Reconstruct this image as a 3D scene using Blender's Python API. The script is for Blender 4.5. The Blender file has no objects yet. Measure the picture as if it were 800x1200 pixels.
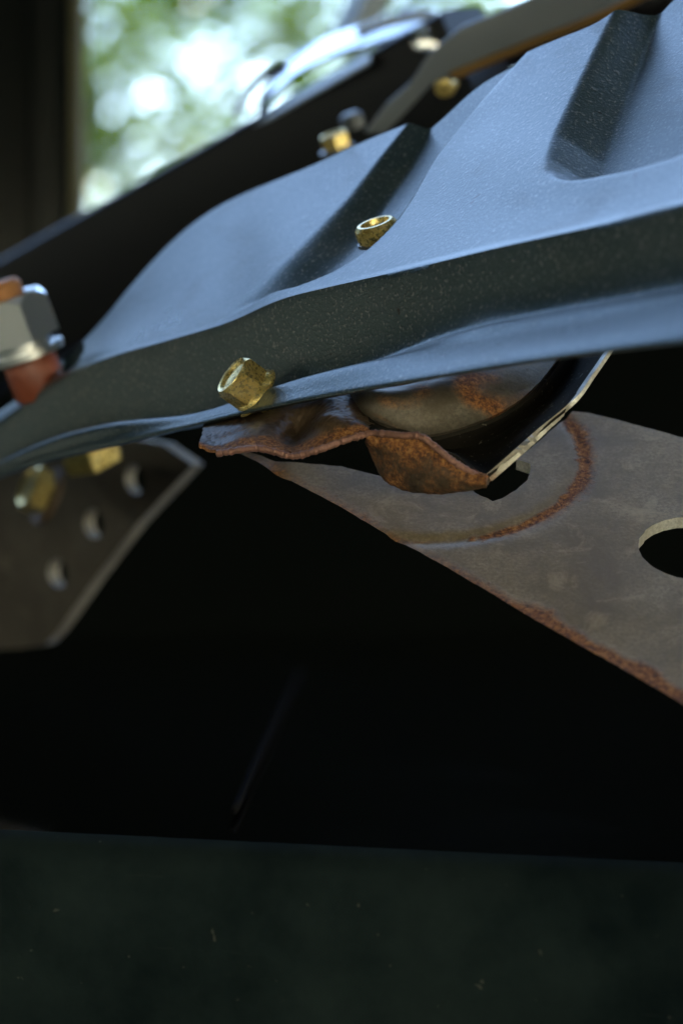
import bpy, bmesh, math, random
from mathutils import Vector, Matrix, noise
from mathutils.geometry import delaunay_2d_cdt
random.seed(7)
R = math.radians
sc = bpy.context.scene
C = sc.collection

# ------------------------------------------------------------------ camera, sky, sun, exposure
CAMZ = 0.9
K = 0.000354                      # tangent of one photo pixel (800 x 1200 frame)
FOCUS = 0.452
cd = bpy.data.cameras.new('camera')
cam = bpy.data.objects.new('camera', cd); C.objects.link(cam)
cam.location = (0, 0, CAMZ); cam.rotation_euler = (R(90), 0, 0)
cd.sensor_fit = 'VERTICAL'; cd.sensor_height = 23.5
cd.lens = 23.5 / (1200 * K)
cd.clip_start = 0.01; cd.clip_end = 2000
cd.dof.use_dof = True; cd.dof.focus_distance = FOCUS; cd.dof.aperture_fstop = 7.8
sc.camera = cam

SUN_EL, SUN_AZ = R(47), R(152)    # azimuth from +Y towards +X
w = bpy.data.worlds.new('World'); sc.world = w; w.use_nodes = True
nt = w.node_tree
sky = nt.nodes.new('ShaderNodeTexSky'); sky.sky_type = 'NISHITA'; sky.sun_disc = False
sky.sun_elevation = SUN_EL; sky.sun_rotation = SUN_AZ
sky.air_density = 1.2; sky.dust_density = 0.6; sky.ozone_density = 0.7
bg = nt.nodes['Background']; bg.inputs['Strength'].default_value = 0.15
nt.links.new(sky.outputs[0], bg.inputs[0])
sd = bpy.data.lights.new('sun', 'SUN'); sd.energy = 3.0; sd.angle = R(.6); sd.color = (1, .95, .87)
so = bpy.data.objects.new('sun', sd); C.objects.link(so); so.location = (4, -6, 14)
sv = Vector((math.sin(SUN_AZ)*math.cos(SUN_EL), math.cos(SUN_AZ)*math.cos(SUN_EL), math.sin(SUN_EL)))
so.rotation_euler = sv.to_track_quat('Z', 'Y').to_euler()
sc.view_settings.view_transform = 'Standard'; sc.view_settings.look = 'None'
sc.view_settings.exposure = 3.35; sc.view_settings.gamma = 1.0; sc.view_settings.use_curve_mapping = False

# ------------------------------------------------------------------ helpers
def P(px, py, d):
    return Vector(((px - 400) * K * d, d, CAMZ + (600 - py) * K * d))
def ray(px, py):
    return Vector(((px - 400) * K, 1.0, (600 - py) * K))
CAMP = Vector((0, 0, CAMZ))

def lerp_tab(tab, x):
    if x <= tab[0][0]: a, b = tab[0], tab[1]
    elif x >= tab[-1][0]: a, b = tab[-2], tab[-1]
    else:
        for a, b in zip(tab, tab[1:]):
            if a[0] <= x <= b[0]: break
    return a[1] + (b[1] - a[1]) * (x - a[0]) / (b[0] - a[0])
def smooth_tab(tab, x, s=22):
    return sum(lerp_tab(tab, x + o * s) * wt for o, wt in ((-1, .15), (-.5, .22), (0, .26), (.5, .22), (1, .15)))
def sstep(x):
    x = max(0.0, min(1.0, x)); return x * x * (3 - 2 * x)
def cr(pts, n):
    """Catmull-Rom through pts (Vectors), n samples, chord-length spaced"""
    pts = [Vector(p) for p in pts]
    if len(pts) == 2: return [pts[0].lerp(pts[1], i / (n - 1)) for i in range(n)]
    L = [0]
    for a, b in zip(pts, pts[1:]): L.append(L[-1] + max((b - a).length, 1e-9))
    out = []; ext = [pts[0] * 2 - pts[1]] + pts + [pts[-1] * 2 - pts[-2]]
    j = 0
    for i in range(n):
        s = L[-1] * i / (n - 1)
        while j < len(L) - 2 and s > L[j + 1]: j += 1
        t = (s - L[j]) / (L[j + 1] - L[j]); p0, p1, p2, p3 = ext[j:j + 4]
        out.append(.5 * ((2 * p1) + (p2 - p0) * t + (2 * p0 - 5 * p1 + 4 * p2 - p3) * t * t + (3 * p1 - p0 - 3 * p2 + p3) * t ** 3))
    return out

def mesh_obj(name, verts, faces, mat, parent=None, smooth=True, attr=None):
    me = bpy.data.meshes.new(name); me.from_pydata([tuple(v) for v in verts], [], faces); me.update()
    if smooth: me.shade_smooth()
    if attr:
        a = me.attributes.new('rust', 'FLOAT', 'POINT')
        for i, v in enumerate(attr): a.data[i].value = v
    o = bpy.data.objects.new(name, me); C.objects.link(o)
    if mat: me.materials.append(mat)
    if parent:
        o.parent = parent; o.matrix_parent_inverse = parent.matrix_world.inverted()
    return o
def thing(name, label, cat, loc=(0, 0, 0), group=None):
    o = bpy.data.objects.new(name, None); C.objects.link(o); o.location = loc
    o.empty_display_size = .01
    o['label'] = label; o['category'] = cat
    if group: o['group'] = group
    bpy.context.view_layer.update()
    return o
def tag(o, label, cat, group=None):
    o['label'] = label; o['category'] = cat
    if group: o['group'] = group
    return o
def solid(o, t, off=-1, bev=0, sharp=48, rim=None):
    """give a sheet its real thickness, crisp at the cut edges"""
    m = o.modifiers.new('thickness', 'SOLIDIFY'); m.thickness = t; m.offset = off; m.use_even_offset = False
    if rim: o.data.materials.append(rim); m.material_offset_rim = 1
    if bev:
        b = o.modifiers.new('edge', 'BEVEL'); b.width = bev; b.segments = 2; b.limit_method = 'ANGLE'; b.angle_limit = R(50)
    bpy.context.view_layer.update()
    me = bpy.data.meshes.new_from_object(o.evaluated_get(bpy.context.evaluated_depsgraph_get()))
    o.modifiers.clear(); old = o.data; o.data = me; me.name = old.name + '_sheet'
    me.shade_smooth(); me.set_sharp_from_angle(angle=R(sharp))
    return o
def loft(name, rows, nu, nv, mat, parent=None, thick=0, off=-1, attr=None, wob=0):
    rr = [cr(r, nu) for r in rows]
    cols = [cr([r[i] for r in rr], nv) for i in range(nu)]
    V = [cols[i][j] for i in range(nu) for j in range(nv)]
    if wob: V = [v + noise.noise_vector(v * 230) * wob * .45 + noise.noise_vector(v * 1300) * wob * .5 for v in V]
    F = [(i * nv + j, (i + 1) * nv + j, (i + 1) * nv + j + 1, i * nv + j + 1) for i in range(nu - 1) for j in range(nv - 1)]
    A = [attr(i / (nu - 1), j / (nv - 1)) for i in range(nu) for j in range(nv)] if attr else None
    o = mesh_obj(name, V, F, mat, parent, True, A)
    if thick: solid(o, thick, off)
    return o
def frame(axis):
    a = Vector(axis).normalized(); t = Vector((0, 0, 1)) if abs(a.z) < .8 else Vector((1, 0, 0))
    x = t.cross(a).normalized(); y = a.cross(x); return x, y, a
def lathe(name, loc, axis, prof, n, mat, parent=None, sharp=35):
    """prof: list of (radius, height) ; n=6 gives hexagons"""
    x, y, a = frame(axis); V = []; F = []; loc = Vector(loc)
    for r, h in prof:
        for k in range(n):
            t = 2 * math.pi * k / n; V.append(loc + x * (r * math.cos(t)) + y * (r * math.sin(t)) + a * h)
    for i in range(len(prof) - 1):
        for k in range(n):
            F.append((i * n + k, i * n + (k + 1) % n, (i + 1) * n + (k + 1) % n, (i + 1) * n + k))
    F.append(tuple(range(n))[::-1]); F.append(tuple(range((len(prof) - 1) * n, len(prof) * n)))
    o = mesh_obj(name, V, F, mat, parent, True)
    o.data.set_sharp_from_angle(angle=R(sharp))
    return o
def hex_head(name, loc, axis, rad, h, mat, parent=None, spin=0.0):
    """hexagon head, its end turned down to a round chamfer"""
    x, y, a = frame(axis); loc = Vector(loc); n = 48; V = []; F = []
    def hexr(t):
        t = t % (math.pi / 3) - math.pi / 6
        return rad * math.cos(math.pi / 6) / math.cos(t)
    rings = []
    fl = rad * math.cos(math.pi / 6)
    for hh, lim in ((0, 9), (h * .55, 9), (h * .8, 9), (h * .90, None), (h, fl * .98), (h * .97, fl * .86), (h * .86, fl * .72), (h * .85, 1e-5)):
        ring = []
        for k in range(n):
            t = 2 * math.pi * k / n
            r = hexr(t)
            if lim is None:
                ex = (r - fl) / (rad - fl)
                z = h * (.97 - .16 * ex); rr = r
            else:
                rr = min(r, lim); z = hh
                if hh == h * .8: z = h * (.80 - .04 * ((r - fl) / (rad - fl)))
            ring.append(loc + x * rr * math.cos(t + spin) + y * rr * math.sin(t + spin) + a * z)
        rings.append(ring)
    for ring in rings: V += ring
    for i in range(len(rings) - 1):
        for k in range(n):
            F.append((i * n + k, i * n + (k + 1) % n, (i + 1) * n + (k + 1) % n, (i + 1) * n + k))
    F.append(tuple(range(n))[::-1])
    o = mesh_obj(name, V, F, mat, parent, True); o.data.set_sharp_from_angle(angle=R(24)); return o
def tube(name, pts, rad, mat, parent=None, n=14, m=40):
    c = cr(pts, m); V = []; F = []
    for i, p in enumerate(c):
        t = (c[min(i + 1, m - 1)] - c[max(i - 1, 0)]); x, y, a = frame(t)
        r = rad(i / (m - 1)) if callable(rad) else rad
        for k in range(n):
            q = 2 * math.pi * k / n; V.append(p + x * r * math.cos(q) + y * r * math.sin(q))
    for i in range(m - 1):
        for k in range(n): F.append((i * n + k, i * n + (k + 1) % n, (i + 1) * n + (k + 1) % n, (i + 1) * n + k))
    F.append(tuple(range(n))[::-1]); F.append(tuple(range((m - 1) * n, m * n)))
    return mesh_obj(name, V, F, mat, parent, True)
def plane_from(a, b, c):
    """plane through three (px,py,d) points"""
    A, B, D = P(*a), P(*b), P(*c); n = (B - A).cross(D - A).normalized()
    if n.y > 0: n = -n
    x = (B - A).normalized(); y = n.cross(x); return A, x, y, n
def hit(pl, px, py):
    A, x, y, n = pl; r = ray(px, py); t = (A - CAMP).dot(n) / r.dot(n)
    q = CAMP + r * t - A
    return (q.dot(x), q.dot(y))
def inside(pt, poly):
    x, y = pt; c = False; j = len(poly) - 1
    for i in range(len(poly)):
        xi, yi = poly[i]; xj, yj = poly[j]
        if (yi > y) != (yj > y) and x < (xj - xi) * (y - yi) / (yj - yi) + xi: c = not c
        j = i
    return c
def dist_poly(pt, poly):
    p = Vector(pt); m = 9
    for i in range(len(poly)):
        a = Vector(poly[i]); b = Vector(poly[(i + 1) % len(poly)]); ab = b - a
        t = max(0, min(1, (p - a).dot(ab) / max(ab.length_squared, 1e-12))); m = min(m, (p - a - ab * t).length)
    return m
def resample(poly, step):
    out = []
    for i in range(len(poly)):
        a = Vector(poly[i]); b = Vector(poly[(i + 1) % len(poly)]); n = max(1, int((b - a).length / step))
        out += [tuple(a.lerp(b, k / n)) for k in range(n)]
    return out
def sheet(name, pl, outline, holes, thick, step, mat, parent=None, hfun=None, afun=None, bev=0, ragged=0, rim=None):
    """flat pressed sheet cut to an outline with real holes; 2-D plane coordinates"""
    A, x, y, n = pl
    o2 = resample(outline, step); hs = [resample(h, step) for h in holes]
    if ragged:
        o2 = [(p[0] + noise.noise(Vector((p[0], p[1], .3)) * 900) * ragged, p[1] + noise.noise(Vector((p[0], p[1], 7.3)) * 900) * ragged) for p in o2]
        hs = [[(p[0] + noise.noise(Vector((p[0], p[1], .3)) * 1400) * ragged, p[1] + noise.noise(Vector((p[0], p[1], 7.3)) * 1400) * ragged) for p in h] for h in hs]
    pts = []; edges = []
    for loop in [o2] + hs:
        s = len(pts); pts += [Vector(p) for p in loop]
        edges += [(s + i, s + (i + 1) % len(loop)) for i in range(len(loop))]
    xs = [p[0] for p in o2]; ys = [p[1] for p in o2]
    i = min(xs)
    while i < max(xs):
        j = min(ys)
        while j < max(ys):
            q = (i + random.uniform(-.2, .2) * step, j + random.uniform(-.2, .2) * step)
            if inside(q, o2) and not any(inside(q, h) for h in hs) and min(dist_poly(q, l) for l in [outline] + holes) > step * .6:
                pts.append(Vector(q))
            j += step
        i += step
    vs, es, fs, *_ = delaunay_2d_cdt(pts, edges, [], 0, 1e-7)
    F = []
    for f in fs:
        c = (sum(vs[k][0] for k in f) / 3, sum(vs[k][1] for k in f) / 3)
        if inside(c, o2) and not any(inside(c, h) for h in hs): F.append(tuple(f))
    V = [A + x * v[0] + y * v[1] + n * (hfun(v) if hfun else 0) for v in vs]
    used = sorted({k for f in F for k in f}); re = {k: i for i, k in enumerate(used)}
    V = [V[k] for k in used]; vv = [vs[k] for k in used]; F = [tuple(re[k] for k in f) for f in F]
    o = mesh_obj(name, V, F, mat, parent, True, [afun(v) for v in vv] if afun else None)
    # make normals agree with n
    if o.data.polygons and sum(p.normal.dot(n) for p in o.data.polygons) < 0: o.data.flip_normals()
    solid(o, thick, -1, bev, rim=rim); return o
def box(name, lo, hi, mat, parent=None, bev=0):
    bm = bmesh.new(); bmesh.ops.create_cube(bm, size=1)
    for v in bm.verts: v.co = Vector([(lo[i] + hi[i]) / 2 + v.co[i] * (hi[i] - lo[i]) for i in range(3)])
    if bev: bmesh.ops.bevel(bm, geom=bm.edges[:], offset=bev, segments=3, profile=.5, affect='EDGES')
    me = bpy.data.meshes.new(name); bm.to_mesh(me); bm.free(); me.materials.append(mat)
    o = bpy.data.objects.new(name, me); C.objects.link(o)
    if bev: me.shade_smooth(); me.set_sharp_from_angle(angle=R(50))
    if parent: o.parent = parent; o.matrix_parent_inverse = parent.matrix_world.inverted()
    return o

# ------------------------------------------------------------------ materials
class Mat:
    def __init__(s, name):
        s.m = bpy.data.materials.new(name); s.m.use_nodes = True; s.t = s.m.node_tree
        s.b = s.t.nodes['Principled BSDF']; s.tc = s.t.nodes.new('ShaderNodeTexCoord').outputs['Object']
    def n(s, typ, **kw):
        nd = s.t.nodes.new(typ)
        for k, v in kw.items():
            if k in nd.inputs.keys(): nd.inputs[k].default_value = v
            else: setattr(nd, k, v)
        return nd
    def link(s, a, b): s.t.links.new(a, b)
    def noise(s, scale, detail=4, rough=.55, dist=0, sc3=None):
        nd = s.n('ShaderNodeTexNoise', Scale=scale, Detail=detail, Roughness=rough, Distortion=dist)
        if sc3:
            mp = s.n('ShaderNodeMapping'); mp.inputs['Scale'].default_value = sc3; s.link(s.tc, mp.inputs[0]); s.link(mp.outputs[0], nd.inputs['Vector'])
        else: s.link(s.tc, nd.inputs['Vector'])
        return nd.outputs['Fac']
    def ramp(s, fac, stops):
        r = s.n('ShaderNodeValToRGB'); s.link(fac, r.inputs[0]); e = r.color_ramp.elements
        while len(e) < len(stops): e.new(.5)
        for q, (p, c) in zip(e, stops):
            q.position = p; q.color = (c, c, c, 1) if not isinstance(c, tuple) else (*c, 1)
        return r.outputs[0]
    def mix(s, fac, a, b):
        m = s.n('ShaderNodeMix', data_type='RGBA')
        for v, i in ((fac, 0), (a, 6), (b, 7)):
            if isinstance(v, (tuple, float, int)): m.inputs[i].default_value = (*v, 1) if isinstance(v, tuple) else v
            else: s.link(v, m.inputs[i])
        return m.outputs[2]
    def math(s, op, a, b):
        m = s.n('ShaderNodeMath', operation=op)
        for v, i in ((a, 0), (b, 1)):
            if isinstance(v, (float, int)): m.inputs[i].default_value = v
            else: s.link(v, m.inputs[i])
        m.use_clamp = op in ('ADD', 'MULTIPLY', 'SUBTRACT')
        return m.outputs[0]
    def bump(s, h, dist, strength=1, prev=None):
        b = s.n('ShaderNodeBump', Distance=dist, Strength=strength); s.link(h, b.inputs['Height'])
        if prev is not None: s.link(prev, b.inputs['Normal'])
        return b.outputs[0]
    def set(s, **kw):
        for k, v in kw.items():
            k = k.replace('_', ' ')
            i = s.b.inputs[k]
            if isinstance(v, (float, int)): i.default_value = v
            elif isinstance(v, tuple): i.default_value = (*v, 1)
            else: s.link(v, i)
        return s
def plain(name, col, rough, metal=0.0, spec=.5, grain=0, gscale=900):
    m = Mat(name); m.set(Base_Color=col, Roughness=rough, Metallic=metal); m.b.inputs['Specular IOR Level'].default_value = spec
    if grain: m.set(Normal=m.bump(m.noise(gscale, 3), grain))
    return m.m

# satin black-blue coat with fine orange-peel grain
def paint_mat():
    m = Mat('panel_paint')
    g = m.noise(1500, 3, .65); g2 = m.noise(420, 3); sm = m.noise(26, 4, .6)
    dust = m.ramp(g, [(.575, 0.0), (.66, 1.0)])
    spot = m.ramp(m.noise(260, 2, .5), [(.745, 0.0), (.765, 1.0)])
    smear = m.ramp(m.noise(38, 6, .7, .8, (1, 1, 2.5)), [(.52, 0.0), (.72, 1.0)])
    col = m.ramp(sm, [(.3, (.022, .042, .049)), (.7, (.030, .054, .062))])
    col = m.mix(m.math('MULTIPLY', smear, .35), col, (.075, .08, .075))
    col = m.mix(m.math('MULTIPLY', dust, .8), col, (.18, .18, .18)); col = m.mix(spot, col, (.006, .006, .006))
    m.set(Base_Color=col, Metallic=m.ramp(m.math('ADD', dust, smear), [(0.0, .38), (1.0, .2)]), Roughness=m.math('ADD', m.ramp(sm, [(.3, .27), (.7, .34)]), m.math('MULTIPLY', smear, .10)))
    m.b.inputs['Specular IOR Level'].default_value = .38
    n1 = m.bump(g, .00022, .5); n2 = m.bump(g2, .00010, .3, n1); m.set(Normal=n2)
    return m.m
M_PAINT = paint_mat()

def steel_mat(name, base=(.20, .19, .17), rust_bias=0.0, metal=.65, rough=.48, grain=.00005):
    m = Mat(name)
    at = m.n('ShaderNodeAttribute', attribute_name='rust').outputs['Fac']
    big = m.noise(55, 6, .65, .4); mid = m.noise(420, 7, .78); fine = m.noise(1500, 4, .7)
    f = m.math('ADD', m.math('MULTIPLY', mid, .55), m.math('MULTIPLY', big, .45))
    r = m.math('ADD', m.math('SUBTRACT', f, .5 - rust_bias), m.math('MULTIPLY', at, .55))
    mask = m.ramp(r, [(.16, 0.0), (.34, 1.0)])
    steel = m.mix(m.ramp(fine, [(.35, 0.0), (.7, 1.0)]), tuple(c * .68 for c in base), tuple(c * 1.32 for c in base))
    steel = m.mix(m.ramp(big, [(.38, 0.0), (.62, .85)]), steel, tuple(c * s for c, s in zip(base, (.55, .50, .42))))
    steel = m.mix(m.ramp(m.noise(120, 5, .7, .6), [(.56, 0.0), (.70, .55)]), steel, tuple(min(1, c * 1.7) for c in base))
    rn = m.noise(1000, 8, .85)
    rust = m.ramp(rn, [(.34, (.018, .008, .006)), (.46, (.11, .038, .015)), (.54, (.33, .13, .033)), (.66, (.52, .28, .11))])
    m.set(Base_Color=m.mix(mask, steel, rust))
    m.set(Metallic=m.math('MULTIPLY', m.math('SUBTRACT', 1.0, mask), metal))
    m.set(Roughness=m.math('ADD', m.math('MULTIPLY', mask, .3), m.math('ADD', rough - .06, m.math('MULTIPLY', fine, .14))))
    n1 = m.bump(fine, grain, .8); n2 = m.bump(m.math('MULTIPLY', rn, m.math('ADD', mask, .1)), .0004, .7, n1)
    m.set(Normal=n2)
    return m.m
M_PLATE = steel_mat('bare_steel_plate', (.27, .215, .14), -.01, .22)
M_RUST = steel_mat('rusted_steel', (.085, .055, .030), .03, .1, .55, .00008)
M_RIM = steel_mat('rusted_rim', (.30, .15, .11), .02, .2, .5, .00012)
M_DISH = steel_mat('dish_steel', (.17, .145, .11), -.05, .5, .42)
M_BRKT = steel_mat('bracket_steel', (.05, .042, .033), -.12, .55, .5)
M_CUT = steel_mat('cut_steel_edge', (.62, .60, .54), -.15, .3, .4)

M_LITEDGE = steel_mat('bracket_lit_edge', (.29, .27, .235), -.09, .3, .5)  # paler than the bracket face: lit rim and hole walls put into the colour
def dark_dish_mat():  # near-black tone with pale specks for the outer dish wall
    m = Mat('dark_specked_steel'); f = m.noise(90, 5, .6); sp = m.ramp(m.noise(900, 2, .5), [(.68, 0.0), (.72, 1.0)])
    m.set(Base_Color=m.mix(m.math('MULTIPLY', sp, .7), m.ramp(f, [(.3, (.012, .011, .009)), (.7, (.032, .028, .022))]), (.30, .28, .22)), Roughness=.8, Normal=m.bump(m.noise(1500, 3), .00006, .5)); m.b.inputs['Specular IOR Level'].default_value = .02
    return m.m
M_DARKDISH = dark_dish_mat()
def gold_mat():
    m = Mat('yellow_zinc'); f = m.noise(420, 5, .65); d = m.noise(1500, 4)
    col = m.ramp(f, [(.3, (.42, .30, .08)), (.5, (.66, .50, .17)), (.72, (.74, .62, .30))])
    dirt = m.ramp(m.noise(300, 5, .6), [(.67, 0.0), (.74, .7)])
    m.set(Base_Color=m.mix(dirt, col, (.05, .045, .03)), Metallic=m.ramp(dirt, [(0.0, .7), (1.0, .3)]), Roughness=m.ramp(d, [(.3, .2), (.7, .38)]), Normal=m.bump(d, .00003, .5))
    return m.m
M_GOLD = gold_mat()
M_CHROME = plain('chrome', (.80, .82, .84), .22, 1.0)
M_ZINC = plain('bright_zinc', (.80, .82, .82), .34, .9)
M_GREY = plain('grey_zinc', (.12, .13, .14), .42, .5, .5, .0001)
M_ARM = plain('dull_grey_steel', (.13, .15, .17), .5, .2, .5, .0001)
M_BUSH = plain('red_brown_bushing', (.22, .055, .025), .42, 0, .5, .00015)
M_STUD = plain('orange_rust_stud', (.45, .20, .07), .6, .1, .4, .0002)
M_BLACKP = plain('black_gloss_coat', (.006, .006, .007), .07, 0, .5)
M_BAR = plain('black_rail_coat', (.005, .005, .006), .34, 0, .25)
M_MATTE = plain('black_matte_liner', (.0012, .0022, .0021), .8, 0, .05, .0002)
M_RUBBER = plain('dark_rubber', (.018, .018, .018), .6, 0, .4)
M_PALESTRIP = plain('olive_trim', (.10, .10, .05), .5, 0, .4)
M_POST = plain('dark_pillar_coat', (.004, .006, .006), .22, 0, .15)
M_PALE = plain('pale_metal_and_sheen', (.42, .50, .58), .4, .2, .5)  # pale blue strut metal; on the rail strip it stands for reflected sky
M_BROWN = plain('brown_varnished_edge', (.20, .11, .03), .35, .3, .5, .0002)
M_ROD = plain('dull_grey_rod', (.010, .010, .011), .95, 0, .0)
def face_mat():
    m = Mat('dusty_dark_plastic'); f = m.noise(16, 6, .65); g = m.noise(1900, 3)
    scr = m.ramp(m.noise(60, 5, .7, 0, (.35, 1, 6)), [(.66, 0.0), (.72, 1.0)])
    spk = m.ramp(m.noise(520, 2, .4), [(.74, 0.0), (.77, 1.0)])
    col = m.ramp(f, [(.38, (.003, .0065, .0075)), (.62, (.014, .022, .022))])  # soft green-grey sheen put into the colour as mottling
    col = m.mix(m.math('MULTIPLY', scr, .45), col, (.03, .036, .034)); col = m.mix(m.math('MULTIPLY', spk, .6), col, (.07, .07, .06))
    m.set(Base_Color=col, Roughness=.9, Normal=m.bump(g, .00005, .6)); m.b.inputs['Specular IOR Level'].default_value = .05; return m.m
M_FACE = face_mat()
def deck_mat():
    m = Mat('dusty_black_gloss')
    spk = m.ramp(m.noise(420, 3, .5), [(.70, 0.0), (.74, 1.0)])
    m.set(Base_Color=m.mix(m.math('MULTIPLY', spk, .5), (.0012, .0014, .0016), (.06, .06, .055)), Roughness=m.ramp(m.noise(20, 4), [(.3, .04), (.8, .07)])); return m.m
M_DECK = deck_mat()
def leaf_mat(name, c1, c2, tr, gl=.55):
    m = Mat(name); f = m.noise(2.5, 3)
    col = m.ramp(f, [(.35, c1), (.65, c2)]); m.set(Base_Color=col, Roughness=gl)
    tl = m.n('ShaderNodeBsdfTranslucent'); m.link(col, tl.inputs[0])
    mx = m.n('ShaderNodeMixShader'); mx.inputs[0].default_value = tr
    out = m.t.nodes['Material Output']; m.link(m.b.outputs[0], mx.inputs[1]); m.link(tl.outputs[0], mx.inputs[2]); m.link(mx.outputs[0], out.inputs[0])
    return m.m
M_LEAF = leaf_mat('green_leaves', (.060, .120, .002), (.090, .165, .004), .45, .22)
M_BOUGH = leaf_mat('sunlit_boughs', (.08, .085, .008), (.12, .12, .014), .6)
M_WOOD = leaf_mat('dark_leaves', (.018, .025, .012), (.034, .041, .018), .10)
def bark(): 
    m = Mat('bark'); f = m.noise(9, 6, .7, 0, (1, 1, .2)); m.set(Base_Color=m.ramp(f, [(.3, (.03, .022, .015)), (.7, (.10, .08, .06))]), Roughness=.9, Normal=m.bump(f, .03)); return m.m
M_BARK = bark()
def ground_mat():
    m = Mat('ground_cover'); f = m.noise(3, 7, .7); m.set(Base_Color=m.ramp(f, [(.3, (.02, .024, .016)), (.7, (.032, .045, .02))]), Roughness=.95, Normal=m.bump(f, .03)); return m.m
M_GROUND = ground_mat()

# ------------------------------------------------------------------ the setting
g = mesh_obj('ground', [(-600, -600, 0), (600, -600, 0), (600, 600, 0), (-600, 600, 0)], [(0, 1, 2, 3)], M_GROUND); g['kind'] = 'structure'

def leaves(name, cen, mat, parent, size, rot=None):
    V = []; F = []
    for c in cen:
        s = size * random.uniform(.6, 1.25); q = Matrix.Rotation(random.uniform(0, 6.28), 3, 'Z') @ Matrix.Rotation(random.gauss(0, .8), 3, 'X')
        b = len(V)
        for dx, dy, dz in ((-.5, 0, 0), (-.15, .28, .05), (.3, .2, .04), (.55, 0, -.06), (.3, -.2, .04), (-.15, -.28, .05)):
            V.append(Vector(c) + q @ Vector((dx, dy, dz)) * s)
        F += [(b, b + 1, b + 2, b + 3), (b, b + 3, b + 4, b + 5)]
    return mesh_obj(name, V, F, mat, parent, True)
def tree_leaf_points(c, rad, n, thr, fs):
    out = []
    while len(out) < n:
        p = Vector((random.gauss(0, .5), random.gauss(0, .5), random.gauss(0, .5)))
        if p.length > 1: continue
        q = Vector(c) + Vector((p.x * rad[0], p.y * rad[1], p.z * rad[2]))
        if noise.noise(q * fs) + .5 * noise.noise(q * .8 + Vector((3, 1, 0))) > thr: out.append(q)
    return out
tr = thing('leafy_tree', 'green leafy tree far behind, bright sky showing through its blurred foliage', 'tree', (-1.6, 11, 0))
tube('trunk', [(-1.6, 11, 0), (-1.62, 11, 1.4), (-1.5, 11.05, 3.2), (-1.35, 11.1, 5)], lambda t: .15 * (1 - .7 * t), M_BARK, tr)
for a, b in (((-1.6, 11, 1.5), (-.2, 10.8, 3.1)), ((-1.55, 11, 2.2), (-2.6, 10.6, 3.6)), ((-1.5, 11, 2.8), (-.6, 11.4, 4.2))):
    tube('limb', [a, (Vector(a) + Vector(b)) / 2 + Vector((0, 0, .12)), b], lambda t: .05 * (1 - .8 * t), M_BARK, tr)
leaves('crown', tree_leaf_points((-1.0, 11, 3.1), (2.6, 1.6, 1.9), 34000, -.05, 3.0), M_LEAF, tr, .08)

wood = []  # unseen wood ring; heights set per direction to darken reflections
for i in range(52000):
    az = random.uniform(R(9), R(341)); r = random.uniform(8, 10.5); top = (13.5 if R(50) < az < R(215) else 9.5 if R(215) < az < R(302) else 4.3) + 1.5 * noise.noise(Vector((az * 3, 2, 0)))
    wood.append((r * math.sin(az), r * math.cos(az), random.uniform(.1, 1) ** .9 * top))
bough = []
for i in range(5200):                 # boughs reaching over the clearing
    x, y = random.uniform(-7, 10), random.uniform(-10, 4.6)
    bough.append((x, y, random.uniform(6.2, 8.6)))
bo = leaves('overhanging_boughs', bough, M_BOUGH, None, .85); bo['kind'] = 'stuff'
bo['label'] = 'sunlit boughs overhead, glimpsed as olive reflections in the panel pockets'; bo['category'] = 'foliage'
wo = leaves('unseen_wood', wood, M_WOOD, None, .85); wo['kind'] = 'stuff'
wo['label'] = 'dark green wood edge around the clearing, unseen, its heights shaped to darken what the paint mirrors'; wo['category'] = 'wood'

# ------------------------------------------------------------------ dark bodywork below and behind
cow = thing('body_cowl', 'black glossy bodywork ledge with a dull dusty dark front face', 'bodywork', (0, .42, CAMZ - .35))
e0, e1 = P(-260, 966, .44), P(1060, 1032, .40)
# deck: glossy, running back; front face: dull, dropping from the rounded edge
deck = [[e0 + Vector((0, .003, -.0030)), e1 + Vector((0, .003, -.0030))],
        [e0 + Vector((-.05, .3, -.006)), e1 + Vector((.06, .3, .000))],
        [e0 + Vector((-.2, .85, -.009)), e1 + Vector((.3, .85, .004))]]
loft('ledge', deck, 40, 40, M_DECK, cow, .0015, -1)
ff = [[e0 + Vector((0, .0035, .0006)), e1 + Vector((0, .0035, .0006))], [e0 + Vector((0, .0008, -.0006)), e1 + Vector((0, .0008, -.0006))],
      [e0 + Vector((0, -.0008, -.004)), e1 + Vector((0, -.0008, -.004))], [e0 + Vector((0, .003, -.03)), e1 + Vector((0, .003, -.03))],
      [e0 + Vector((0, .045, -.12)), e1 + Vector((0, .045, -.12))]]
loft('front_face', ff, 120, 40, M_FACE, cow, .0015, 1, wob=.0001)
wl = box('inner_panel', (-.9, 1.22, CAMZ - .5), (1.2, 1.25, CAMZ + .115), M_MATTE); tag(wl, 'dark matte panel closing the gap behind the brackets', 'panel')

def on_ledge(px, py, up=.0015):
    d = .0615 / (K * (py - 600)); return P(px, py, d) + Vector((0, 0, up))
rod = tube('thin_rod', [on_ledge(352, 792), on_ledge(325, 846), on_ledge(300, 900), on_ledge(275, 958)], .0009, M_ROD); tag(rod, 'dim grey rod lying on the black ledge under the brackets', 'rod')

# ------------------------------------------------------------------ left pillar
po = thing('window_pillar', 'dark upright pillar with an olive edge strip at the left border', 'pillar', P(40, 900, 1.3))
PD = 1.28
xl = (-230 - 400) * K * PD; xr = (84 - 400) * K * PD; zt = CAMZ + .5
box('pillar_shell', (xl, PD, CAMZ - .3), (xr, PD + .06, zt), M_POST, po, .007)
box('edge_strip', (xr + .0005, PD + .002, CAMZ - .3), (xr + .0055, PD + .03, zt), M_PALESTRIP, po, .001)
tube('rubber_seal', [(xr - .015, PD - .006, CAMZ - .29), (xr - .015, PD - .006, zt - .01)], .0055, M_POST, po)

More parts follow.
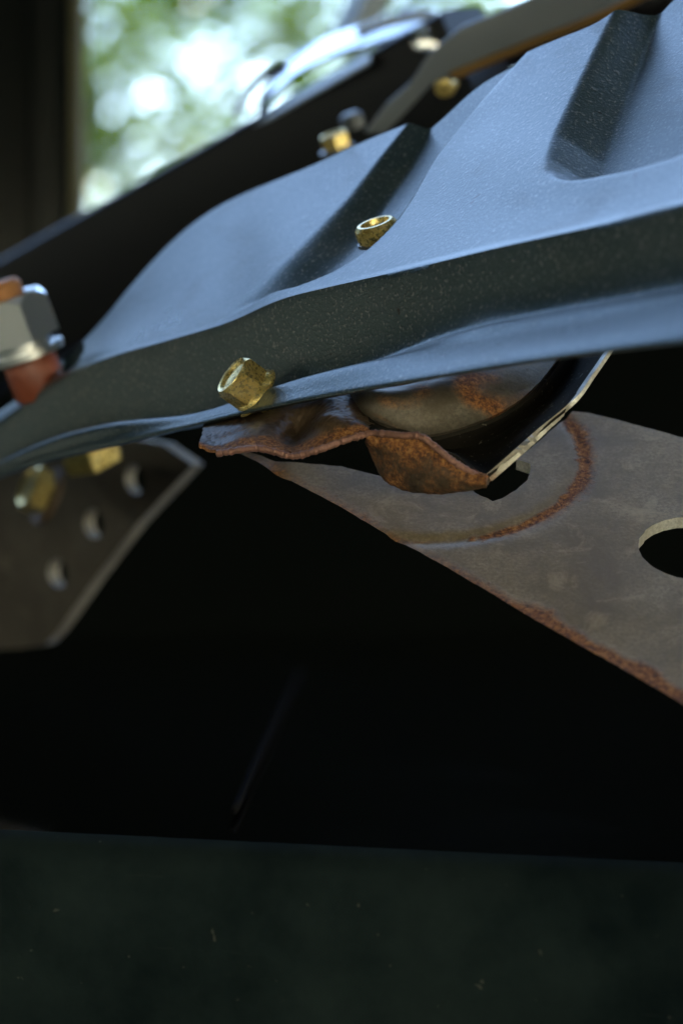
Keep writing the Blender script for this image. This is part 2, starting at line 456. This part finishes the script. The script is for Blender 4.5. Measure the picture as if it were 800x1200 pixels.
# ------------------------------------------------------------------ black rail behind the panel
rl = thing('black_rail', 'thick black rail running diagonally behind the pressed panel', 'rail', P(150, 330, .74))
def rail():
    a, b = P(-170, 455, .80), P(560, 55, .66)
    ax = (b - a).normalized(); up = Vector((0, 0, 1)); up = (up - ax * up.dot(ax)).normalized(); sd_ = ax.cross(up)
    prof = []
    hw, hh, r = .013, .0118, .003
    for cx, cy, s in ((hw - r, hh - r, 0), (-hw + r, hh - r, 90), (-hw + r, -hh - .012 + r, 180), (hw - r, -hh - .012 + r, 270)):
        for k in range(5):
            t = R(s + 90 * k / 4); prof.append((cx + r * math.cos(t), cy + r * math.sin(t)))
    V = []; F = []; n = len(prof)
    tilt = R(-14)
    for p in (a, b):
        for u, v in prof:
            u, v = u * math.cos(tilt) - v * math.sin(tilt), u * math.sin(tilt) + v * math.cos(tilt)
            V.append(p + sd_ * u + up * v)
    for k in range(n): F.append((k, (k + 1) % n, n + (k + 1) % n, n + k))
    F += [tuple(range(n))[::-1], tuple(range(n, 2 * n))]
    o = mesh_obj('rail_tube', V, F, M_BAR, rl, True); o.data.set_sharp_from_angle(angle=R(40))
    # pale strip along the top; the sky's reflection put into its colour
    cap = []
    A0, A1 = P(192, 206, .711), P(432, 72, .658)
    for off in (Vector((0, -.001, 0)), Vector((0, .002, .0022)), Vector((0, .010, .0040))):
        cap.append([A0 + off, (A0 + A1) / 2 + off, A1 + off])
    loft('sky_sheen_strip', cap, 20, 6, M_PALE, rl, .001)
rail()

# ------------------------------------------------------------------ latch gear at the top
la = thing('latch', 'bright chrome latch lever over the black rail, top centre', 'latch', P(400, 90, .68))
def ribbon(name, pts, wdir, width, thick, mat, parent):
    return loft(name, [[p for p in pts], [p + wdir * width * .5 + Vector((0, 0, thick * .6)) for p in pts], [p + wdir * width for p in pts]], 40, 8, mat, parent, thick, -1)
lp = [P(300, 142, .70), P(312, 118, .695), P(345, 86, .69), P(395, 62, .68), P(450, 47, .67), P(508, 36, .66)]
ribbon('lever', lp, Vector((.02, .85, .53)).normalized(), .016, .0014, M_CHROME, la)
tube('lever_bead', [P(420, 38, .675), P(460, 24, .67), P(505, 18, .665), P(520, 40, .66)], .0016, M_CHROME, la)
tube('lever_hook', [P(276, 135, .71), P(290, 110, .71), P(312, 88, .705), P(330, 76, .70)], .0013, M_RUBBER, la)
lathe('pivot', P(497, 50, .655), (0, -1, .25), [(.0035, 0), (.004, .001), (.0038, .003), (.002, .0042)], 24, M_CHROME, la)
pal = thing('light_strut', 'pale blue slanted strut at the top edge behind the latch', 'strut', P(390, 60, .9))
loft('strut_blade', [[P(378, 70, .92), P(400, 28, .91), P(432, -40, .90)], [P(398, 66, .90), P(420, 28, .89), P(452, -40, .88)], [P(420, 60, .92), P(438, 28, .91), P(470, -40, .90)]], 20, 8, M_PALE, pal, .002)
db = thing('dark_crossbar', 'dark crossbar running along the top edge above the grey bracket arm', 'bar', P(600, 10, .75))
tube('bar_tube', [P(470, 40, .74), P(520, 62, .73), P(600, 46, .72), P(700, 14, .71), P(860, -22, .70)], .009, M_BAR, db)

pa = plane_from((430, 150, .60), (700, 0, .575), (520, 60, .588))
arm = thing('strut_arm', 'grey zinc bracket arm slanting up behind the panel to the top edge', 'bracket', P(560, 60, .61))
out = [hit(pa, *q) for q in ((426, 156), (452, 122), (480, 98), (503, 62), (540, 32), (600, 8), (680, -30), (760, -70), (800, -60), (745, -8), (690, 22), (610, 58), (545, 88), (508, 96), (484, 122), (450, 158))]
sheet('arm_plate', pa, out, [], .0025, .004, M_ARM, arm, bev=.0004)
lathe('arm_rivet', P(638, 14, .588), pa[3], [(.003, -.001), (.003, .001), (.0018, .002)], 20, M_GREY, arm)
lathe('brass_pin', P(522, 100, .595), pa[3], [(.0026, -.004), (.0028, .0), (.0024, .0025), (.001, .003)], 20, M_GOLD, arm)
ed = tube('brown_edge_strip', [P(528, 90, .590), P(600, 60, .582), P(690, 24, .568), P(790, -22, .555)], .0012, M_BROWN); tag(ed, 'brown varnished edging rod below the grey bracket arm', 'rod')
gb = thing('small_brass_bolt', 'small blurred yellow bolt at the rear edge of the panel below the lever', 'bolt', P(392, 172, .60))
lathe('washer', P(396, 178, .60), (-.3, -.3, .9), [(.0045, 0), (.0045, .001)], 28, M_GREY, gb)
hex_head('head', P(395, 172, .60), (-.3, -.3, .9), .0038, .0035, M_GOLD, gb)
lathe('nut', P(415, 150, .615), (-.3, -.3, .9), [(.003, 0), (.003, .003), (.002, .004)], 24, M_GREY, gb)

# ------------------------------------------------------------------ the pressed panel
WT = [(-150, 566), (0, 492), (50, 455), (70, 441), (125, 417), (200, 397), (270, 377), (325, 350), (400, 332), (500, 308), (600, 284), (700, 262), (800, 237), (950, 200)]
RE = [(-150, 540), (0, 452), (60, 410), (100, 372), (150, 325), (200, 280), (250, 245), (300, 217), (370, 187), (430, 160), (490, 138), (560, 88), (640, 52), (700, 28), (725, 8), (760, -35), (800, -65), (950, -140)]
LB = [(-150, 628), (0, 557), (60, 537), (130, 522), (200, 505), (250, 492), (320, 476), (400, 461), (500, 443), (600, 426), (700, 412), (800, 400), (950, 380)]
LT = [(-150, 606), (0, 543), (40, 520), (90, 503), (130, 495), (165, 490), (195, 491), (250, 481), (320, 452), (400, 430), (500, 410), (600, 391), (700, 375), (800, 354), (950, 325)]
WB = [(-150, 596), (0, 530), (60, 500), (130, 479), (190, 470), (250, 459), (320, 440), (400, 421), (500, 396), (600, 370), (700, 352), (800, 334), (950, 305)]
def base(px): return .435 / (1 + 1.4 * K * (px - 400))
L1 = [(120, 492), (150, 470), (335, 300), (400, 232), (478, 140), (560, 40)]       # (px,py) left crest of pocket 1
def L1x(py): return lerp_tab([(y, x) for x, y in reversed(L1)], py)
L2 = [(-90, 765), (20, 714), (100, 678), (160, 650), (190, 641), (230, 638)]
def L2x(py): return lerp_tab(L2, py)
LIP1 = [(200, 420), (320, 343), (352, 335), (390, 319), (430, 292), (460, 262), (485, 226), (505, 190), (530, 160), (560, 125), (620, 60)]
LIP2 = [(560, 225), (640, 222), (690, 214), (740, 203), (800, 182), (870, 150), (950, 110)]
n_pl = None
def top_point(px, py):
    wt = smooth_tab(WT, px); d0 = base(px) + .019
    d = d0 + .00037 * (wt - py) * d0 / .45
    return d
_a, _b, _c = P(450, 300, top_point(450, 300)), P(650, 240, top_point(650, 240)), P(600, 120, top_point(600, 120))
n_pl = (_b - _a).cross(_c - _a).normalized()
if n_pl.z < 0: n_pl = -n_pl
def pocket(px, py):
    h = 0; fd = sstep((smooth_tab(WT, px) - py) / 70)
    a = px - L1x(py); wd = 10 + max(0, (py - 130)) * .20
    b = smooth_tab(LIP1, px, 10) - py
    if a > 0 and b > 0: h -= .0046 * sstep(1 - math.hypot(max(0, 1 - a / wd), max(0, 1 - b / 9))) * (.35 + .65 * sstep((py - 60) / 130))
    a = px - L2x(py); wd = 17 + max(0, py) * .13
    b = smooth_tab(LIP2, px, 10) - py
    if a > 0 and b > 0: h -= .0074 * sstep(1 - math.hypot(max(0, 1 - a / wd), max(0, 1 - b / 20)))
    if px < 270: h -= .00000013 * (270 - px) ** 2 * fd
    h += .0009 * math.sin(px * .011 + .6) * math.cos((py - 180) * .010) * fd
    return h
def build_panel():
    V = []; cols = 0; NT = 110
    xs = [-150 + 3.0 * i for i in range(368)]
    for px in xs:
        wt, re_, lb, lt, wb = (smooth_tab(T, px, q) for T, q in ((WT, 26), (RE, 22), (LB, 40), (LT, 40), (WB, 40)))
        b = base(px); lf = sstep((540 - px) / 170)           # 1 on the left, where the foot of the wall hides behind the lip
        dim = .0009 * math.exp(-((px - 572) / 30) ** 2)
        ld = .0015 + .004 * sstep((px - 60) / 240) + .005 * (1 - lf)           # the lip stands steeper towards the left
        wbl = lt + 7 * lf + (wb - lt) * (1 - lf)
        tro = lt + 11 * lf + .5 * (wb - lt) * (1 - lf)
        key = [P(px, lb + 3, b + .0022), P(px, lb, b), P(px, lb - .35 * (lb - lt), b + .25 * ld), P(px, lt, b + ld),
               P(px, tro, b + .0130 - .0008 * lf - dim * .5), P(px, (tro + wbl) / 2, b + .0145 - dim), P(px, wbl, b + .0158 + .001 * lf - dim * .4),
               P(px, wbl + (wt - wbl) * .3, b + .0168 + .0008 * lf), P(px, wt + 7, b + .0174), P(px, wt + 1.8, b + .0178), P(px, wt - 2.0, b + .0200)]
        col = cr(key, 60)
        for j in range(1, NT + 1):
            py = wt - 2.0 + (re_ - wt + 2.0) * j / NT
            col.append(P(px, py, top_point(px, py) + .0008) + n_pl * pocket(px, py) + n_pl * (.00035 * noise.noise(Vector((px * .006, py * .012, 3)))))
        # rolled rear edge
        e = col[-1]
        col += [e + Vector((0, .0015, -.0010)), e + Vector((0, .002, -.004))]
        V += col; nr = len(col)
    F = []
    for i in range(len(xs) - 1):
        for j in range(nr - 1):
            px = xs[i]; f = (i * nr + j, (i + 1) * nr + j, (i + 1) * nr + j + 1, i * nr + j + 1)
            c = (V[f[0]] + V[f[2]]) / 2; qx = 400 + c.x / (K * c.y); qy = 600 - (c.z - CAMZ) / (K * c.y)
            if j > 62 and j < nr - 4:      # slot
                ux, uy = 28 / 47, -38 / 47; dx, dy = qx - 84, qy - 421
                s, t = dx * ux + dy * uy, dx * uy - dy * ux
                if (s / 24) ** 2 + (t / 8) ** 2 < 1: continue
            F.append(f)
    o = mesh_obj('pressed_panel', V, F, M_PAINT)
    solid(o, .0011, -1)
    return tag(o, 'satin black pressed metal panel with pockets, mirroring blue sky', 'metal panel')
panel = build_panel()

# ------------------------------------------------------------------ fasteners on the panel
def px_of(v): return (400 + v.x / (K * v.y), 600 - (v.z - CAMZ) / (K * v.y))
ax = Vector((-.74, -.34, .53)).normalized()
hb = thing('hex_bolt', 'yellow zinc hexagon bolt in sharp focus behind the panel lip', 'bolt', P(316, 458, .457))
c0 = P(298, 459, .464)
lathe('flange_collar', c0 - ax * .001, ax, [(.0052, 0), (.0055, .0004), (.0053, .0010), (.0044, .0018)], 40, M_GOLD, hb)
hex_head('head', c0 + ax * .0004, ax, .0047, .0054, M_GOLD, hb, .1)
lathe('shank', c0 - ax * .012, ax, [(.0025, 0), (.0025, .0115)], 20, M_GOLD, hb)

rb = thing('dome_bolt', 'yellow zinc round bolt sunk in the panel pocket behind its rim', 'bolt', P(430, 290, .49))
ax2 = Vector((-.30, -.34, .89)).normalized(); c1 = P(429, 259, top_point(429, 259)) + n_pl * (pocket(429, 259) + .0006)
lathe('washer', c1 - ax2 * .0006, ax2, [(.0046, 0), (.0046, .0006)], 36, M_GREY, rb)
lathe('head', c1, ax2, [(.0042, 0), (.0044, .0016), (.0043, .0026), (.0036, .0034), (.0030, .0034), (.0027, .0024), (.0004, .0022)], 40, M_GOLD, rb, 30)
lathe('shank', c1 - ax2 * .009, ax2, [(.002, 0), (.002, .0088)], 16, M_GOLD, rb)

cb = thing('chrome_bolt', 'large blurred chrome bolt with a red brown bushing at the left border', 'bolt', P(52, 468, .555))
ax3 = Vector((-.32, -.22, .92)).normalized(); c2 = P(50, 463, .552)
lathe('bushing', c2, ax3, [(.0058, 0), (.0062, .001), (.0062, .0085), (.0056, .0095)], 40, M_BUSH, cb)
lathe('washer', c2 + ax3 * .0095, ax3, [(.0088, 0), (.0088, .0016)], 40, M_ZINC, cb)
lathe('collar', c2 + ax3 * .0111, ax3, [(.0068, 0), (.0068, .0022)], 40, M_ZINC, cb)
hex_head('nut', c2 + ax3 * .0133, ax3, .0092, .0105, M_ZINC, cb, .42)
lathe('stud', c2 + ax3 * .0225, ax3, [(.0044, 0), (.0044, .004), (.0036, .005)], 30, M_STUD, cb)

# ------------------------------------------------------------------ rusty cup bracket under the panel
cup = thing('rusty_cup_bracket', 'rusted wavy-edged pressed cup bracket with a bright cut edge', 'bracket', P(500, 560, .44))
E1 = [(232, 524, .450), (255, 531, .447), (298, 525, .444), (322, 529, .443), (344, 534, .442), (375, 526, .441), (405, 515, .441), (433, 508, .442)]
T1 = [(238, 512, .463), (262, 505, .464), (298, 492, .465), (325, 480, .464), (352, 475, .462), (388, 471, .458), (412, 486, .452), (434, 504, .4445)]
U1 = [(240, 500, .480), (262, 490, .482), (300, 472, .482), (330, 462, .482), (360, 452, .482), (395, 448, .478), (425, 462, .470), (445, 485, .462)]
mid = [tuple((a[i] * .5 + b[i] * .5) for i in range(3)) for a, b in zip(E1, T1)]
mid = [(m_[0], m_[1] + q, m_[2] + z) for m_, q, z in zip(mid, (0, 2, -4, 0, 9, -6, -4, 0), (0, -.001, -.003, -.0015, .0035, -.002, -.002, 0))]
loft('wavy_lobe', [[P(*q) for q in r] for r in (E1, mid, T1, U1)], 260, 80, M_RUST, cup, .0006, 1, attr=lambda u, v: .75 * math.exp(-(v / .10) ** 2) + .12 + .25 * noise.noise(Vector((u * 8, v * 5, 1))), wob=.0004)
E2 = [(431, 509, .442), (450, 508, .440), (472, 510, .438), (492, 511, .4365), (510, 524, .4355), (530, 540, .4345), (552, 554, .4335), (569, 563, .433)]
B2 = [(434, 516, .446), (442, 535, .447), (450, 552, .446), (462, 563, .444), (483, 571, .442), (510, 573, .439), (540, 570, .4365), (569, 565, .4335)]
m2 = [((a[0] + b[0]) / 2, (a[1] + b[1]) / 2, (a[2] + b[2]) / 2 - .0022) for a, b in zip(E2, B2)]
G2 = [(q[0] + 4, q[1] - 8, q[2] + .010) for q in B2]
loft('turned_lobe', [[P(*q) for q in r] for r in (E2, m2, B2, G2)], 220, 70, M_RUST, cup, .0009, -1, attr=lambda u, v: .30 + .45 * math.exp(-(v / .12) ** 2) + .3 * noise.noise(Vector((u * 7, v * 4, 5))), wob=.00042)
tube('lobe_rim', [P(*q) + Vector((0, -.0010, -.0001)) for q in E1[1:] + E2[1:]], lambda t: .00066 * (1 + .35 * noise.noise(Vector((t * 70, 0, 0))) + .25 * noise.noise(Vector((t * 260, 3, 0)))), M_RIM, cup, 10, 420)
# dish: boss - floor - trough wall - rim
I0 = [(412, 459, .476), (425, 457, .470), (462, 458, .467), (500, 450, .466), (528, 438, .469), (552, 420, .475), (575, 397, .485)]
I1 = [(414, 462, .460), (428, 462, .453), (464, 464, .450), (502, 456, .450), (532, 444, .453), (560, 426, .459), (585, 402, .469)]
FL = [(430, 488, .452), (450, 500, .448), (498, 512, .446), (545, 502, .447), (592, 482, .451), (630, 452, .458), (662, 410, .470)]
TR = [(430, 497, .449), (458, 512, .448), (510, 530, .450), (566, 522, .454), (618, 492, .459), (655, 458, .465), (688, 408, .476)]
RM = [(431, 508, .443), (476, 510, .438), (528, 537, .4348), (569, 562, .433), (620, 518, .436), (671, 474, .440), (716, 412, .452)]
loft('dish_floor', [[P(*q) for q in r] for r in (I0, I1, FL)], 120, 50, M_DISH, cup, .0009, -1,
     attr=lambda u, v: .20 + .55 * noise.noise(Vector((u * 9, v * 5, 2))) + .25 * math.exp(-((u - .6) / .15) ** 2), wob=.00008)
loft('dish_wall', [[P(*q) for q in r] for r in (FL, TR, RM)], 120, 50, M_DARKDISH, cup, .0009, -1, wob=.00006)
rim = [P(569, 563, .4328), P(600, 536, .4340), P(635, 505, .4365), P(671, 475, .4395), P(692, 446, .4445), P(716, 411, .4515), P(735, 380, .460)]
loft('cut_edge', [[p + Vector((-.0008, 0, -.0007)) for p in rim], [p + Vector((0, -.00035, 0)) for p in rim], [p + Vector((.0008, 0, .0007)) for p in rim]], 90, 7, M_CUT, cup, .0008, -1,
     attr=lambda u, v: .35 * math.exp(-((u - .60) / .07) ** 2) + .5 * math.exp(-(u / .06) ** 2) + .3 * sstep((u - .7) / .2), wob=.00002)
lathe('boss', P(470, 440, .468), (-.2, -.35, .9), [(.0085, -.002), (.0085, .0), (.006, .0008)], 48, M_RUST, cup)

# ------------------------------------------------------------------ right steel plate
pp = plane_from((475, 637, .444), (800, 825, .404), (700, 490, .480))
plate_root = thing('steel_plate', 'flat bare steel plate with a square hole, round hole and rusty pressed ring', 'plate', P(620, 700, .43))
ol = [hit(pp, *q) for q in ((262, 522), (300, 540), (335, 560), (400, 594), (475, 638), (560, 686), (640, 734), (720, 779), (800, 826), (930, 902), (1010, 640), (930, 548), (800, 513), (720, 491), (690, 484), (670, 482), (622, 524), (580, 557), (545, 562), (480, 564), (440, 556), (400, 546), (330, 540))]
ringpx = [(660, 495), (682, 510), (690, 535), (680, 560), (655, 583), (625, 605), (600, 618), (565, 631), (535, 635), (500, 632)]
rp = [hit(pp, *q) for q in ringpx]
def circle_fit(pts):
    mx = sum(p[0] for p in pts) / len(pts); my = sum(p[1] for p in pts) / len(pts)
    suu = svv = suv = suz = svz = 0
    for x, y in pts:
        u, v = x - mx, y - my; z = u * u + v * v
        suu += u * u; svv += v * v; suv += u * v; suz += u * z; svz += v * z
    dt = suu * svv - suv * suv; uc = .5 * (suz * svv - svz * suv) / dt; vc = .5 * (svz * suu - suz * suv) / dt
    return Vector((mx + uc, my + vc)), math.sqrt(uc * uc + vc * vc + (suu + svv) / len(pts))
cc, rr_ = circle_fit(rp)
def ph(v):
    r = (Vector(v[:2]) - cc).length
    return -.0006 * math.exp(-((r - rr_) / .0013) ** 2) - .0001 * sstep((rr_ - r) / .002) + .00012 * noise.noise(Vector((v[0], v[1], 0)) * 60)
low = [hit(pp, 475, 638), hit(pp, 930, 902)]
def pr(v):
    q = Vector(v[:2]); r = (q - cc).length
    th = math.atan2(q.y - cc.y, q.x - cc.x)
    a_, b_ = Vector(low[0]), Vector(low[1]); ab = (b_ - a_); t = (q - a_).dot(ab) / ab.length_squared
    dd = abs((q - a_).cross(ab) / ab.length) if True else 0
    nz = .5 + .5 * noise.noise(Vector((q.x, q.y, 4)) * 170); e = math.exp(-(dd / (.0012 + .0045 * nz)) ** 2) * (.48 + .75 * sstep(t * 1.3))
    hx = px_of(pp[0] + pp[1] * q.x + pp[2] * q.y)
    ang = sstep((hx[0] - 470) / 150)
    return min(1, e * .9 + math.exp(-((r - rr_) / .00065) ** 2) * (.25 + .85 * ang) * (.75 + .5 * noise.noise(Vector((q.x, q.y, 9)) * 330)) + .42 * math.exp(-((r - rr_ - .001) / .0030) ** 2) * ang ** 2)
sq = [hit(pp, *q) for q in ((556, 577), (548, 566), (560, 545), (600, 536), (621, 543), (622, 550), (617, 562), (604, 574), (588, 584), (577, 587))]
hc = Vector(hit(pp, 812, 642)); hr = (Vector(hit(pp, 748, 642)) - hc).length
rh = [(hc.x + hr * math.cos(2 * math.pi * k / 64), hc.y + hr * math.sin(2 * math.pi * k / 64)) for k in range(64)]
plate_o = sheet('plate', pp, ol, [sq, rh], .0024, .0013, M_PLATE, plate_root, ph, pr, ragged=.00022, rim=M_CUT)

# the sheared lower edge leans in under the plate
lowpts = [Vector(q) for q in ol[:10]]
for v in plate_o.data.vertices:
    q = v.co + plate_o.matrix_world.translation - pp[0]
    q2 = Vector((q.dot(pp[1]), q.dot(pp[2])))
    if q.dot(pp[3]) < -.0013:
        dm = 9; nb = None
        for a_, b_ in zip(lowpts, lowpts[1:]):
            ab = b_ - a_; t = max(0, min(1, (q2 - a_).dot(ab) / ab.length_squared)); e_ = (q2 - a_ - ab * t).length
            if e_ < dm: dm = e_; nb = Vector((-ab.y, ab.x)).normalized()
        if dm < .004:
            if nb.dot(Vector((cc.x, cc.y)) - lowpts[4]) < 0: nb = -nb
            v.co += (pp[1] * nb.x + pp[2] * nb.y) * (.004 - dm)

# ------------------------------------------------------------------ left bracket and its nuts
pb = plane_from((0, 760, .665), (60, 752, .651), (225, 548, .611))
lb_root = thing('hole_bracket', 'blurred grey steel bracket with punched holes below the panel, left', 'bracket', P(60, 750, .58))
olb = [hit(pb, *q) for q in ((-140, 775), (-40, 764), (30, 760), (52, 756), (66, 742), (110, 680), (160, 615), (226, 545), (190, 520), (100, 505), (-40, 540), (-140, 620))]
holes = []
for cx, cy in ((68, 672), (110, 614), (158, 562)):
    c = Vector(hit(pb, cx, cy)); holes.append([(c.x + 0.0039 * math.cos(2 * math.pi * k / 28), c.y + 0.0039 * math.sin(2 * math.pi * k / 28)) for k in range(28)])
sheet('bracket_plate', pb, olb, holes, .0042, .003, M_BRKT, lb_root, None, lambda v: 0.0, rim=M_LITEDGE)
nu = thing('bracket_nut', 'blurred yellow hexagon nut on the holed bracket with rust below', 'nut', P(45, 585, .57))
ax4 = Vector((-.80, -.45, .35)).normalized()
hex_head('nut', P(52, 578, .622), ax4, .0062, .005, M_GOLD, nu, .2)
lathe('rusty_washer', P(58, 583, .625), ax4, [(.0078, 0), (.0078, .0012)], 36, M_RUST, nu)
n2 = thing('tucked_nut', 'yellow zinc nut peeping out under the panel lip, left', 'nut', P(108, 545, .57))
hex_head('nut', P(112, 542, .61), Vector((-.3, -.35, .85)), .0078, .006, M_GOLD, n2, .1)
